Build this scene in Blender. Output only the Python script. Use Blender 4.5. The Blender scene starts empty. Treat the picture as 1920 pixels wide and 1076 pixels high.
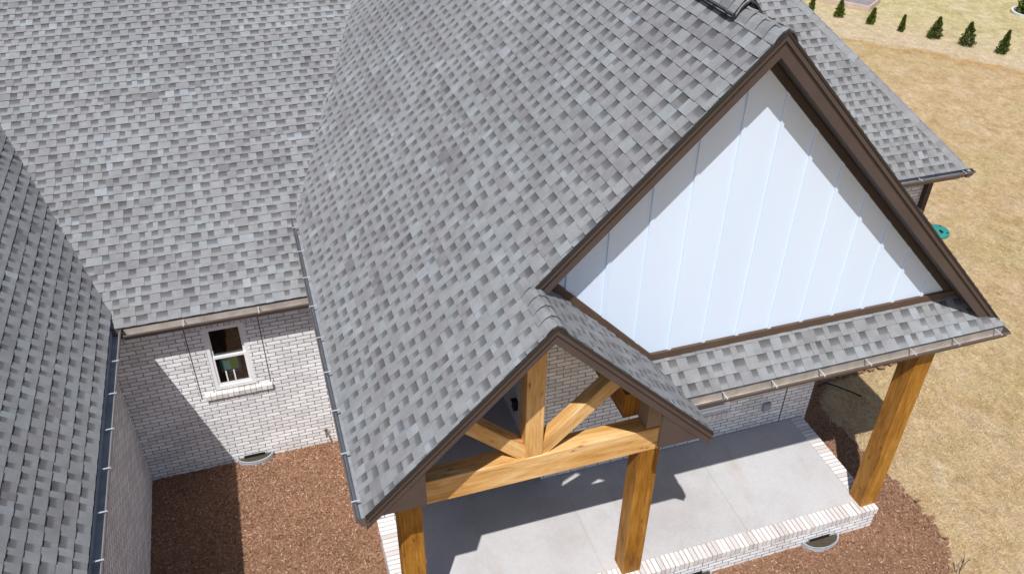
import bpy, math, random
from mathutils import Vector, Matrix
R = math.radians
scene = bpy.context.scene
C = scene.collection

# ------------------------------------------------------------------ camera, sky, sun, exposure
cam_d = bpy.data.cameras.new('camera')
cam = bpy.data.objects.new('camera', cam_d); C.objects.link(cam)
cam_d.sensor_width = 36.0
cam_d.lens = 36.0 * 1585.54 / 1920.0
cam_d.clip_start = 0.1; cam_d.clip_end = 2000
rt = Vector((0.951005, -0.308933, 0.012217)); up = Vector((0.172557, 0.563149, 0.808138)); fw = Vector((0.256540, 0.766436, -0.588866))
mw = Matrix((rt, up, -fw)).transposed().to_4x4()
mw.translation = Vector((-0.3407, -5.0953, 9.5491))
cam.matrix_world = mw
scene.camera = cam

SUN = Vector((0.60, 1.0, -2.0)).normalized()          # direction the light travels
el = math.asin(-SUN.z); az = math.atan2(-SUN.x, -SUN.y)
w = bpy.data.worlds.new('World'); scene.world = w; w.use_nodes = True
nt = w.node_tree
sky = nt.nodes.new('ShaderNodeTexSky'); sky.sky_type = 'NISHITA'; sky.sun_disc = False
sky.sun_elevation = el; sky.sun_rotation = az % (2 * math.pi); sky.air_density = 1.0; sky.dust_density = 1.6
hs = nt.nodes.new('ShaderNodeHueSaturation'); hs.inputs['Saturation'].default_value = 1.10
nt.links.new(sky.outputs[0], hs.inputs['Color']); nt.links.new(hs.outputs[0], nt.nodes['Background'].inputs[0])
nt.nodes['Background'].inputs[1].default_value = 0.084
sd = bpy.data.lights.new('sun', 'SUN'); sd.energy = 4.3; sd.angle = R(0.53); sd.color = (1.0, 0.965, 0.92)
so = bpy.data.objects.new('sun', sd); C.objects.link(so)
so.rotation_euler = SUN.to_track_quat('-Z', 'Y').to_euler(); so.location = (-10, -20, 40)
scene.view_settings.view_transform = 'Standard'; scene.view_settings.look = 'None'
scene.view_settings.exposure = 0.17; scene.view_settings.gamma = 1.0

# ------------------------------------------------------------------ helpers
rnd = random.Random(7)

class MB:
    """collects faces with uv in metres and two per-face floats"""
    def __init__(s): s.v = []; s.f = []; s.uv = []; s.a = []; s.b = []
    def face(s, pts, uv=None, a=0.0, b=0.0):
        pts = [Vector(p) for p in pts]
        i = len(s.v); s.v += pts; s.f.append(tuple(range(i, i + len(pts))))
        if uv is None:
            n = (pts[1] - pts[0]).cross(pts[2] - pts[0])
            if n.length < 1e-12 and len(pts) > 3: n = (pts[2] - pts[0]).cross(pts[3] - pts[0])
            ax, ay, az_ = abs(n.x), abs(n.y), abs(n.z)
            if az_ > ax and az_ > ay: uv = [(p.x, p.y) for p in pts]
            elif ax > ay: uv = [(p.y, p.z) for p in pts]
            else: uv = [(p.x, p.z) for p in pts]
        s.uv.append(list(uv)); s.a.append(a); s.b.append(b)
    def box(s, x0, x1, y0, y1, z0, z1, a=0.0, b=0.0):
        p = [Vector((x, y, z)) for z in (z0, z1) for y in (y0, y1) for x in (x0, x1)]
        for q in ((0,2,3,1),(4,5,7,6),(0,1,5,4),(1,3,7,5),(3,2,6,7),(2,0,4,6)):
            s.face([p[k] for k in q], None, a, b)
    def beam(s, A, B, w, h, upv=(0,0,1), a=None, bev=0.006):
        """timber from A to B (centre line), chamfered, uv along the length"""
        A = Vector(A); B = Vector(B); d = (B - A); L = d.length; d.normalize()
        u = Vector(upv); sd_ = d.cross(u).normalized(); u = sd_.cross(d).normalized()
        hw, hh = w / 2, h / 2
        prof = [(-hw+bev,-hh),(hw-bev,-hh),(hw,-hh+bev),(hw,hh-bev),(hw-bev,hh),(-hw+bev,hh),(-hw,hh-bev),(-hw,-hh+bev)]
        off = rnd.random() * 50; a = rnd.random() if a is None else a
        n = len(prof); acc = 0.0
        for i in range(n):
            p, q = prof[i], prof[(i+1) % n]; l = math.hypot(q[0]-p[0], q[1]-p[1])
            P = [A + sd_*p[0] + u*p[1], A + sd_*q[0] + u*q[1], B + sd_*q[0] + u*q[1], B + sd_*p[0] + u*p[1]]
            s.face(P, [(off, acc), (off, acc+l), (off+L, acc+l), (off+L, acc)], a); acc += l
        s.face([A + sd_*p[0] + u*p[1] for p in reversed(prof)], [(off+p[1]*.2, 9+p[0]) for p in reversed(prof)], a)
        s.face([B + sd_*p[0] + u*p[1] for p in prof], [(off+p[1]*.2, 9+p[0]) for p in prof], a)
    def prism(s, poly, vec, a=0.0):
        """flat polygon (3d points) extruded by vec"""
        poly = [Vector(p) for p in poly]; vec = Vector(vec)
        s.face(poly, None, a); s.face([p + vec for p in reversed(poly)], None, a)
        for i in range(len(poly)):
            p, q = poly[i], poly[(i+1) % len(poly)]
            s.face([q, p, p + vec, q + vec], None, a)
    def sweep(s, path, prof, closed=True, a=0.0):
        """profile = function(i) list of 3d points for station i"""
        rings = [prof(i) for i in range(len(path))]
        for i in range(len(rings) - 1):
            m = len(rings[i]); rng = range(m if closed else m - 1)
            for k in rng:
                k2 = (k+1) % m
                s.face([rings[i][k], rings[i][k2], rings[i+1][k2], rings[i+1][k]], [(i*.1,k*.1),(i*.1,k*.1+.1),(i*.1+.1,k*.1+.1),(i*.1+.1,k*.1)], a)
    def tube(s, pts, r, n=8, a=0.0, r2=None):
        pts = [Vector(p) for p in pts]; N = len(pts); rings = []
        for i, p in enumerate(pts):
            d = (pts[min(i+1, N-1)] - pts[max(i-1, 0)]).normalized()
            x = d.cross(Vector((0.13, 0.31, 0.94))).normalized(); y = d.cross(x)
            rr = r if r2 is None else r + (r2 - r) * i / (N - 1)
            rings.append([p + (x*math.cos(t*2*math.pi/n) + y*math.sin(t*2*math.pi/n)) * rr for t in range(n)])
        for i in range(N - 1):
            for k in range(n): s.face([rings[i][k], rings[i][(k+1)%n], rings[i+1][(k+1)%n], rings[i+1][k]], None, a)
        s.face(list(reversed(rings[0])), None, a); s.face(rings[-1], None, a)
    def build(s, name, mat, parent=None, label=None, weld=False, smooth=False):
        me = bpy.data.meshes.new(name)
        me.from_pydata([tuple(p) for p in s.v], [], s.f)
        l = me.uv_layers.new(name='UVMap'); flat = [c for uv in s.uv for t in uv for c in t]
        l.data.foreach_set('uv', flat)
        for nm, arr in (('tone', s.a), ('kind_mix', s.b)):
            at = me.attributes.new(nm, 'FLOAT', 'FACE'); at.data.foreach_set('value', arr)
        me.materials.append(mat)
        if weld:
            import bmesh
            bm = bmesh.new(); bm.from_mesh(me); bmesh.ops.remove_doubles(bm, verts=bm.verts, dist=1e-4)
            bmesh.ops.recalc_face_normals(bm, faces=bm.faces); bm.to_mesh(me); bm.free()
        if smooth: me.polygons.foreach_set('use_smooth', [True] * len(me.polygons))
        o = bpy.data.objects.new(name, me); C.objects.link(o)
        if parent is not None:
            o.parent = parent
            o.matrix_parent_inverse = Matrix.Translation(parent_world(parent)).inverted()
        if label: o['label'] = label
        return o

def parent_world(p):
    v = Vector((0, 0, 0))
    v += p.location
    if p.parent is not None and p.parent.type == 'EMPTY' and p.type != 'MESH': v += p.parent.location
    return v if p.type == 'EMPTY' else Vector((0, 0, 0))

def thing(name, label, cat, loc=(0, 0, 0), group=None):
    o = bpy.data.objects.new(name, None); C.objects.link(o); o.location = loc; o.empty_display_size = .3
    o['label'] = label; o['category'] = cat
    if group: o['group'] = group
    return o
def tag(o, label, cat, group=None, kind=None):
    if label: o['label'] = label
    if cat: o['category'] = cat
    if group: o['group'] = group
    if kind: o['kind'] = kind
    return o

# ------------------------------------------------------------------ materials
class NT:
    def __init__(s, name):
        s.m = bpy.data.materials.new(name); s.m.use_nodes = True; s.t = s.m.node_tree; s.N = s.t.nodes
        s.bsdf = s.N['Principled BSDF']
    def n(s, typ, **kw):
        o = s.N.new(typ)
        for k, v in kw.items(): setattr(o, k, v)
        return o
    def l(s, a, b): s.t.links.new(a, b)
    def inp(s, x, sock):
        if hasattr(x, 'links') or isinstance(x, bpy.types.NodeSocket): s.l(x, sock)
        else: sock.default_value = x
    def uv(s, scale=(1, 1, 1), obj=False, loc=(0, 0, 0)):
        tc = s.n('ShaderNodeTexCoord'); mp = s.n('ShaderNodeMapping'); mp.inputs['Scale'].default_value = scale; mp.inputs['Location'].default_value = loc
        s.l(tc.outputs['Object' if obj else 'UV'], mp.inputs['Vector']); return mp.outputs[0]
    def noise(s, vec, scale, detail=4, rough=.55, dist=0.0):
        o = s.n('ShaderNodeTexNoise'); s.l(vec, o.inputs['Vector']); o.inputs['Scale'].default_value = scale
        o.inputs['Detail'].default_value = detail; o.inputs['Roughness'].default_value = rough; o.inputs['Distortion'].default_value = dist
        return o.outputs['Fac']
    def ramp(s, fac, stops, interp='LINEAR'):
        o = s.n('ShaderNodeValToRGB'); s.l(fac, o.inputs[0]); cr = o.color_ramp; cr.interpolation = interp
        while len(cr.elements) < len(stops): cr.elements.new(.5)
        for e, (p, c) in zip(cr.elements, stops):
            e.position = p; e.color = (c[0], c[1], c[2], 1) if not isinstance(c, (int, float)) else (c, c, c, 1)
        return o.outputs[0]
    def mix(s, fac, a, b, mode='MIX'):
        o = s.n('ShaderNodeMix', data_type='RGBA', blend_type=mode)
        s.inp(fac, o.inputs[0])
        for x, k in ((a, 6), (b, 7)):
            if isinstance(x, tuple): o.inputs[k].default_value = (x[0], x[1], x[2], 1)
            else: s.l(x, o.inputs[k])
        return o.outputs[2]
    def math(s, op, a, b=0.0):
        o = s.n('ShaderNodeMath', operation=op); s.inp(a, o.inputs[0]); s.inp(b, o.inputs[1]); return o.outputs[0]
    def attr(s, name):
        o = s.n('ShaderNodeAttribute'); o.attribute_name = name; return o.outputs['Fac']
    def bump(s, h, strength=.4, dist=.01):
        o = s.n('ShaderNodeBump'); s.l(h, o.inputs['Height']); o.inputs['Strength'].default_value = strength; o.inputs['Distance'].default_value = dist
        s.l(o.outputs[0], s.bsdf.inputs['Normal'])
    def out(s, col, rough=.8, metal=0.0, spec=.3):
        s.inp(col if not isinstance(col, tuple) else (*col, 1), s.bsdf.inputs['Base Color'])
        s.inp(rough, s.bsdf.inputs['Roughness']); s.bsdf.inputs['Metallic'].default_value = metal
        s.bsdf.inputs['Specular IOR Level'].default_value = spec
        return s.m

def mat_shingle():
    t = NT('asphalt_shingle'); uv = t.uv()
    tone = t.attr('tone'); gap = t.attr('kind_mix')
    base = t.ramp(tone, [(0.0, (.168, .166, .174)), (.25, (.222, .222, .231)), (.5, (.250, .253, .263)), (.75, (.254, .269, .279)), (1.0, (.300, .321, .346))])
    ob = t.uv(obj=True)
    gran = t.noise(ob, 260, 2, .7)
    base = t.mix(1.0, base, t.ramp(gran, [(.3, .74), (.72, 1.22)]), 'MULTIPLY')
    patch = t.noise(ob, 5.5, 4, .6)
    base = t.mix(1.0, base, t.ramp(patch, [(.3, .86), (.7, 1.12)]), 'MULTIPLY')
    broad = t.noise(ob, .45, 3, .5)
    base = t.mix(1.0, base, t.ramp(broad, [(.3, .93), (.7, 1.06)]), 'MULTIPLY')
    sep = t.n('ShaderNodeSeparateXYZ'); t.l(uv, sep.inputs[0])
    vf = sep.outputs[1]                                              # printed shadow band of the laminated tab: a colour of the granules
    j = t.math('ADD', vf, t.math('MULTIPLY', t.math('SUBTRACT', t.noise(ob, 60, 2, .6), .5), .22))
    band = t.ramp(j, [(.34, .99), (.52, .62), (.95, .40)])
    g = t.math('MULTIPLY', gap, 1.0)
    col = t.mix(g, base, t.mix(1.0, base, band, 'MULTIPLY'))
    t.bump(gran, .35, .004)
    return t.out(col, .93, 0, .2)

def mat_brick():
    t = NT('whitewashed_brick'); uv = t.uv()
    def wob(vec, scale, amp):
        nz = t.n('ShaderNodeTexNoise'); t.l(vec, nz.inputs['Vector']); nz.inputs['Scale'].default_value = scale; nz.inputs['Detail'].default_value = 3
        c = t.n('ShaderNodeVectorMath', operation='SUBTRACT'); t.l(nz.outputs['Color'], c.inputs[0]); c.inputs[1].default_value = (.5, .5, .5)
        vm = t.n('ShaderNodeVectorMath', operation='MULTIPLY_ADD'); t.l(c.outputs[0], vm.inputs[0]); vm.inputs[1].default_value = (amp, amp * .8, 0); t.l(vec, vm.inputs[2])
        return vm.outputs[0]
    v = wob(wob(uv, 7.0, .010), 55.0, .011)
    b = t.n('ShaderNodeTexBrick'); t.l(v, b.inputs['Vector'])
    b.inputs['Scale'].default_value = 1; b.inputs['Brick Width'].default_value = .203; b.inputs['Row Height'].default_value = .0655
    b.inputs['Mortar Size'].default_value = .0062; b.inputs['Mortar Smooth'].default_value = .45; b.inputs['Bias'].default_value = .0
    b.inputs['Color1'].default_value = (.915, .925, .955, 1); b.inputs['Color2'].default_value = (.70, .70, .715, 1); b.inputs['Mortar'].default_value = (.215, .200, .190, 1)
    wear = t.noise(uv, 34, 6, .75)
    col = t.mix(t.ramp(wear, [(.56, 0.0), (.70, .75)]), b.outputs['Color'], (.40, .36, .34))
    smear = t.noise(t.uv((1, 2.2, 1)), 11, 4, .65)
    col = t.mix(t.ramp(smear, [(.57, 0.0), (.72, .55)]), col, (.88, .87, .875))
    col = t.mix(t.ramp(t.noise(uv, 3.1, 4, .6), [(.60, 0.0), (.74, .30)]), col, (.68, .59, .57))
    col = t.mix(1.0, col, t.ramp(t.noise(uv, 1.3, 3), [(.3, .90), (.7, 1.06)]), 'MULTIPLY')
    h = t.math('SUBTRACT', t.math('MULTIPLY', wear, .45), t.math('MULTIPLY', b.outputs['Fac'], 1.0))
    t.bump(h, .8, .012)
    return t.out(col, .9, 0, .2)

def mat_brick_unit():
    t = NT('rowlock_brick'); ob = t.uv(obj=True)
    col = t.ramp(t.attr('tone'), [(0, (.56, .52, .50)), (.5, (.67, .645, .64)), (1, (.77, .76, .758))])
    wear = t.noise(ob, 30, 5, .7)
    col = t.mix(t.ramp(wear, [(.56, 0.0), (.72, .7)]), col, (.42, .34, .30))
    t.bump(wear, .5, .008)
    return t.out(col, .9, 0, .2)

def mat_wood(name, dark, mid, light, knot):
    t = NT(name); tone = t.attr('tone')
    broad = t.noise(t.uv((.9, 3.2, 1)), 1.5, 5, .62, .6)
    grain = t.noise(t.uv((1.0, 22, 1)), 1.3, 7, .66, 1.6)
    fine = t.noise(t.uv((2.5, 70, 1)), 2.0, 3, .6, .4)
    g = t.math('ADD', t.math('MULTIPLY', broad, .52), t.math('MULTIPLY', grain, .48))
    col = t.ramp(g, [(.36, dark), (.5, mid), (.63, light)])
    col = t.mix(1.0, col, t.ramp(fine, [(.3, .88), (.7, 1.07)]), 'MULTIPLY')
    chk = t.noise(t.uv((.8, 34, 1), loc=(7, 3, 0)), 1.0, 3, .5, .5)
    col = t.mix(t.ramp(chk, [(.64, 0.0), (.72, .55)]), col, dark)
    for sc, lo in (((2.0, 6.5, 1), (0, 0, 0)), ((3.3, 9.0, 1), (2, 5, 0))):
        vo = t.n('ShaderNodeTexVoronoi'); t.l(t.uv(sc, loc=lo), vo.inputs['Vector']); vo.inputs['Scale'].default_value = 1.0
        col = t.mix(t.ramp(vo.outputs['Distance'], [(.04, .95), (.10, .25), (.24, 0.0)]), col, knot)
    col = t.mix(1.0, col, t.ramp(tone, [(0, .92), (1, 1.06)]), 'MULTIPLY')
    t.bump(g, .2, .006)
    return t.out(col, .6, 0, .3)

def mat_plain(name, col, rough=.6, metal=0.0, var=.12, scale=6.0, spec=.35, bump=0.0):
    t = NT(name); ob = t.uv(obj=True)
    n = t.noise(ob, scale, 5, .6)
    c = t.mix(1.0, col, t.ramp(n, [(.28, 1 - var), (.72, 1 + var)]), 'MULTIPLY')
    if bump: t.bump(t.noise(ob, scale * 14, 3, .6), bump, .004)
    return t.out(c, rough, metal, spec)

def mat_concrete():
    t = NT('porch_concrete'); ob = t.uv(obj=True)
    c = t.ramp(t.noise(ob, 1.1, 6, .62), [(.28, (.425, .410, .410)), (.5, (.490, .485, .495)), (.75, (.535, .535, .550))])
    c = t.mix(1.0, c, t.ramp(t.noise(ob, 30, 4, .7), [(.3, .93), (.7, 1.05)]), 'MULTIPLY')
    st = t.noise(t.uv((1.0, .35, 1), obj=True), 2.2, 4, .6)
    c = t.mix(t.ramp(st, [(.56, 0.0), (.72, .45)]), c, (.39, .33, .28))
    t.bump(t.noise(ob, 90, 3, .7), .2, .003)
    return t.out(c, .85, 0, .25)

def mat_panel():
    t = NT('white_siding_panel'); ob = t.uv(obj=True)
    c = t.mix(t.ramp(t.noise(t.uv((1, 1, .25), obj=True), 2.0, 4), [(.3, 0.0), (.7, 1.0)]), (.670, .780, .950), (.695, .805, .970))
    return t.out(c, .55, 0, .3)

def mat_lawn():
    t = NT('dry_lawn'); ob = t.uv(obj=True)
    big = t.noise(ob, .30, 5, .62); mid = t.noise(ob, 1.5, 8, .72, .6); sm = t.noise(ob, 7.0, 5, .72, 1.0)
    fine = t.noise(t.uv((30, 10, 1), obj=True), 1.0, 4, .78, 1.2); fine2 = t.noise(t.uv((9, 34, 1), obj=True, loc=(3, 1, 0)), 1.0, 4, .78, 1.2)
    c = t.ramp(mid, [(.25, (.355, .235, .110)), (.42, (.485, .338, .182)), (.58, (.555, .412, .252)), (.78, (.625, .500, .355))])
    c = t.mix(t.ramp(big, [(.44, 0.0), (.66, .50)]), c, (.430, .355, .155))
    c = t.mix(t.ramp(sm, [(.52, 0.0), (.70, .55)]), c, (.44, .365, .165))
    c = t.mix(t.ramp(sm, [(.28, .5), (.42, 0.0)]), c, (.72, .60, .45))
    # beyond the low bank the turf is greener
    sep = t.n('ShaderNodeSeparateXYZ'); tc = t.n('ShaderNodeTexCoord'); t.l(tc.outputs['Object'], sep.inputs[0])
    d = t.math('ADD', t.math('MULTIPLY', sep.outputs[0], .79), t.math('MULTIPLY', sep.outputs[1], .61))
    d = t.math('ADD', d, t.math('MULTIPLY', t.math('SUBTRACT', t.noise(ob, .5, 4), .5), 2.6))
    far = t.ramp(t.math('MULTIPLY', d, 1/60.0), [(25.0/60, 0.0), (26.0/60, .3), (28.5/60, .75), (40.0/60, .9)])
    gr = t.ramp(mid, [(.28, (.36, .34, .13)), (.5, (.53, .46, .245)), (.74, (.66, .57, .42))])
    c = t.mix(far, c, gr)
    pale = t.ramp(t.math('MULTIPLY', d, 1/60.0), [(25.1/60, 0.0), (25.5/60, .42), (26.6/60, .30), (28.5/60, 0.0)])
    c = t.mix(pale, c, (.66, .55, .44))
    edge = t.ramp(t.math('MULTIPLY', d, 1/60.0), [(24.7/60, 0.0), (25.05/60, .75), (25.2/60, 0.0)])
    c = t.mix(edge, c, (.46, .26, .09))
    f3 = t.noise(t.uv((5.5, 3.2, 1), obj=True, loc=(1, 8, 0)), 1.0, 9, .82, .7)
    c = t.mix(1.0, c, t.ramp(f3, [(.36, .74), (.5, 1.0), (.64, 1.20)]), 'MULTIPLY')
    f = t.math('ADD', t.math('MULTIPLY', fine, .5), t.math('MULTIPLY', fine2, .5))
    c = t.mix(1.0, c, t.ramp(f, [(.36, .60), (.5, 1.0), (.66, 1.34)]), 'MULTIPLY')
    t.bump(f, .9, .05)
    return t.out(c, .95, 0, .1)

def mat_mulch():
    t = NT('bark_mulch'); ob = t.uv(obj=True)
    f1 = t.noise(t.uv((52, 24, 1), obj=True), 1.0, 5, .78, 1.2); f2 = t.noise(t.uv((20, 56, 1), obj=True, loc=(5, 2, 0)), 1.0, 4, .75, 1.2)
    f = t.math('ADD', t.math('MULTIPLY', f1, .5), t.math('MULTIPLY', f2, .5))
    c = t.ramp(f, [(.30, (.095, .043, .026)), (.47, (.285, .154, .092)), (.58, (.392, .232, .150)), (.72, (.52, .335, .240))])
    c = t.mix(1.0, c, t.ramp(t.noise(ob, 1.2, 4), [(.3, .86), (.7, 1.12)]), 'MULTIPLY')
    t.bump(f, 1.0, .035)
    return t.out(c, .95, 0, .1)

def mat_chip():
    t = NT('bark_chip')
    c = t.ramp(t.attr('tone'), [(0, (.11, .05, .03)), (.4, (.295, .162, .098)), (.78, (.41, .246, .160)), (.96, (.53, .35, .25)), (1, (.63, .49, .38))])
    return t.out(c, .9, 0, .15)
def mat_blade():
    t = NT('dry_grass_blade')
    c = t.ramp(t.attr('tone'), [(0, (.30, .20, .085)), (.3, (.48, .35, .175)), (.6, (.58, .45, .28)), (.85, (.68, .57, .40)), (.93, (.40, .36, .13)), (1, (.32, .32, .11))])
    return t.out(c, .9, 0, .15)
def mat_leaf():
    t = NT('evergreen_leaf')
    c = t.ramp(t.attr('tone'), [(0, (.014, .028, .006)), (.45, (.052, .090, .014)), (.8, (.110, .155, .024)), (1, (.19, .21, .04))])
    return t.out(c, .7, 0, .25)
def mat_glass():
    t = NT('window_glass'); N = t.N
    tr = t.n('ShaderNodeBsdfTransparent'); tr.inputs[0].default_value = (.86, .90, .89, 1)
    gl = t.n('ShaderNodeBsdfGlossy'); gl.inputs['Roughness'].default_value = .02
    fr = t.n('ShaderNodeFresnel'); fr.inputs[0].default_value = 1.5
    mx = t.n('ShaderNodeMixShader'); t.l(fr.outputs[0], mx.inputs[0]); t.l(tr.outputs[0], mx.inputs[1]); t.l(gl.outputs[0], mx.inputs[2])
    t.l(mx.outputs[0], N['Material Output'].inputs[0]); return t.m

M_SH = mat_shingle(); M_BR = mat_brick(); M_BU = mat_brick_unit()
M_POST = mat_wood('stained_post_wood', (.165, .062, .008), (.355, .155, .018), (.500, .265, .055), (.08, .028, .006))
M_TRUSS = mat_wood('stained_truss_wood', (.470, .230, .055), (.690, .405, .150), (.830, .590, .310), (.26, .09, .02))
M_BROWN = mat_plain('brown_aluminium_fascia', (.078, .057, .052), .5, 0, .10, 3.0)
M_DARK = mat_plain('dark_drip_edge', (.030, .026, .024), .5, 0, .1, 8.0)
M_SOFFIT = mat_plain('brown_soffit', (.060, .044, .040), .6, 0, .1, 5.0)
M_GUT = mat_plain('gutter_inside_metal', (.34, .36, .39), .42, .2, .2, 7.0, .5)  # grit grey, made lighter and bluish in place of reflected sky
M_GUTX = mat_plain('brown_gutter_metal', (.135, .112, .104), .4, .2, .15, 5.0, .5)
M_GUT_LIT = mat_plain('gutter_metal_sunlit_tan', (.43, .385, .345), .45, .1, .25, 6.0, .5)  # tan of sunlit gutter insides, put into the metal's colour
M_CLIP = mat_plain('gutter_clip_metal', (.56, .58, .60), .4, .3, .1, 20.0)
M_WHITE = mat_plain('white_vinyl', (.80, .81, .83), .45, 0, .03, 5.0)
M_MORT = mat_plain('mortar', (.30, .26, .23), .95, 0, .15, 20.0)
M_CAULK = mat_plain('dark_caulk', (.10, .085, .08), .9, 0, .1, 10.0)
M_CONC = mat_concrete(); M_PANEL = mat_panel(); M_LAWN = mat_lawn(); M_MULCH = mat_mulch(); M_CHIP = mat_chip(); M_BLADE = mat_blade(); M_LEAF = mat_leaf(); M_GLASS = mat_glass()
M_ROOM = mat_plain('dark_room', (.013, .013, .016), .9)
M_BLACK = mat_plain('black_plastic', (.014, .014, .016), .5, 0, .1, 9.0)
M_GALV = mat_plain('galvanised_steel', (.50, .55, .60), .4, .55, .15, 14.0)
M_DARK_GRAVEL = mat_plain('shaded_well_gravel', (.075, .06, .045), .95, 0, .3, 30.0, .1, .6)  # gravel darkened in its colour so the shallow well looks deep and shaded
M_BLUE = mat_plain('blue_plastic', (.02, .24, .50), .5, 0, .06, 8.0)
M_LIME = mat_plain('lime_paper', (.52, .82, .24), .6, 0, .06, 8.0)
M_AQUA = mat_plain('pale_aqua_paper', (.62, .88, .80), .6, 0, .06, 8.0)
M_TEAL = mat_plain('teal_plastic', (.030, .235, .205), .5, 0, .12, 8.0)
M_BARK = mat_plain('brown_bark', (.085, .06, .04), .9, 0, .2, 30.0)
M_TIMB = mat_plain('weathered_bed_board', (.52, .42, .35), .8, 0, .15, 6.0)
M_SOIL = mat_plain('grey_soil', (.25, .225, .235), .95, 0, .25, 9.0, .1, .5)
M_STONE = mat_plain('pale_edging_stone', (.62, .60, .58), .85, 0, .12, 9.0)
M_EBOX = mat_plain('grey_box_plastic', (.33, .33, .40), .5, 0, .05, 9.0)
M_BRASS = mat_plain('dull_brass', (.20, .15, .08), .45, .6, .1, 20.0)

# ------------------------------------------------------------------ setting: ground, mulch
K = 1.012
def gz(x, y):
    """ground height: the courtyard lies lower than the lawn round the porch"""
    t = min(1, max(0, (x - 0.6) / 2.2)); t = t*t*(3-2*t)
    return -0.175 + 0.195 * t
def grid_ground():
    m = MB()
    xs = [-300, -120, -60, -30, -14, -8, -5, -3, -1, 0, .6] + [.6 + .2*i for i in range(1, 13)] + [4, 6, 9, 13, 18, 25, 40, 80, 160, 300]
    ys = [-300, -120, -60, -30, -15, -8, -4, 0, 4, 8, 12, 18, 25, 40, 80, 160, 300]
    for i in range(len(xs)-1):
        for j in range(len(ys)-1):
            q = [(xs[i], ys[j]), (xs[i+1], ys[j]), (xs[i+1], ys[j+1]), (xs[i], ys[j+1])]
            m.face([(x, y, gz(x, y)) for x, y in q])
    return tag(m.build('lawn', M_LAWN, weld=True, smooth=True), 'dry tan lawn around the house', None, kind='structure')
grid_ground()

def inside(poly, x, y):
    c = False; j = len(poly) - 1
    for i in range(len(poly)):
        xi, yi = poly[i]; xj, yj = poly[j]
        if (yi > y) != (yj > y) and x < (xj-xi)*(y-yi)/(yj-yi)+xi: c = not c
        j = i
    return c
COURT = [(-2.72, -5.0), (0.42, -5.0), (0.42, 4.50), (-2.72, 4.50)]
FRONT = [(0.42, -3.0), (6.2, -2.6), (7.05, -.95), (7.32, -.49), (7.55, -.22), (7.64, .08), (7.68, .5), (7.66, 1.04), (7.58, 1.5), (7.55, 1.9), (7.50, 2.4), (7.58, 2.9), (8.1, 3.22), (8.9, 3.18), (9.6, 3.25), (10.6, 3.6), (11.2, 4.6), (11.2, 5.2), (.42, 5.2)]
def mulch(poly, name, x0, x1, y0, y1, step, label, r):
    m = MB(); hs = {}
    def h(i, j):
        if (i, j) not in hs:
            x, y = x0 + i*step, y0 + j*step
            hs[(i, j)] = Vector((x + (r.random()-.5)*step*.7, y + (r.random()-.5)*step*.7, gz(x, y) + .045 + r.random()*.022))
        return hs[(i, j)]
    nx, ny = int((x1-x0)/step), int((y1-y0)/step)
    for i in range(nx):
        for j in range(ny):
            cx, cy = x0+(i+.5)*step, y0+(j+.5)*step
            if inside(poly, cx + (r.random()-.5)*.10, cy + (r.random()-.5)*.10):
                m.face([h(i, j), h(i+1, j), h(i+1, j+1), h(i, j+1)])
    return tag(m.build(name, M_MULCH, weld=False), label, None, kind='structure')
r1 = random.Random(3)
mulch(COURT, 'mulch_bed', -2.80, .42, -5.0, 4.8, .06, 'brown bark mulch filling the courtyard between the wings', r1)
mulch(FRONT, 'mulch_bed', .42, 11.2, -3.0, 5.2, .06, 'brown bark mulch bed curving round the porch', r1)
def chips():
    m = MB(); r = random.Random(5)
    for poly, (x0, x1, y0, y1), n in ((COURT, (-2.76, .40, -.5, 4.76), 42000), (FRONT, (2.8, 8.9, -1.4, 3.4), 50000)):
        for k in range(n):
            x, y = r.uniform(x0, x1), r.uniform(y0, y1)
            if not inside(poly, x, y) or (-.1 < 0 and .3 < x < 6.8 and y > .46 and poly is FRONT): 
                continue
            L = r.uniform(.006, .021); W = r.uniform(.0025, .0065); an = r.uniform(0, 6.28); ti = r.uniform(-.4, .4)
            d = Vector((math.cos(an), math.sin(an), math.sin(ti))) * L; s = Vector((-math.sin(an), math.cos(an), r.uniform(-.5, .5))) * W
            c = Vector((x, y, gz(x, y) + .066 + r.random() * .012))
            m.face([c-d-s, c+d-s*.7, c+d*1.1+s*.6, c-d*.9+s], None, r.random()**1.15)
    return tag(m.build('mulch_chips', M_CHIP), 'loose shreds of bark lying on the mulch beds', 'mulch', kind='stuff')
chips()
def blades():
    m = MB(); r = random.Random(9)
    for k in range(62000):
        u = r.random()
        x = 7.2 + 15 * u**1.9; y = r.uniform(-2.0, 4.5 + (x-7) * 1.1)
        if inside(FRONT, x, y) and r.random() < .97: continue
        if x < 10.9 and y > 4.7: continue
        L = r.uniform(.02, .055); an = r.uniform(0, 6.28); hgt = r.uniform(.004, .032)
        d = Vector((math.cos(an)*L, math.sin(an)*L, hgt)); s = Vector((-math.sin(an), math.cos(an), 0)) * r.uniform(.003, .006)
        c = Vector((x, y, gz(x, y) + .003))
        m.face([c-s, c+s, c+d], None, min(1, max(0, r.gauss(.5, .24))))
    return tag(m.build('grass_blades', M_BLADE), 'short straw coloured grass blades on the lawn', 'grass', kind='stuff')
blades()

# ------------------------------------------------------------------ the house
house = thing('house', 'whitewashed brick house with grey shingle roofs, white gable and timber front porch', 'house', (0, 0, 0))

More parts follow.
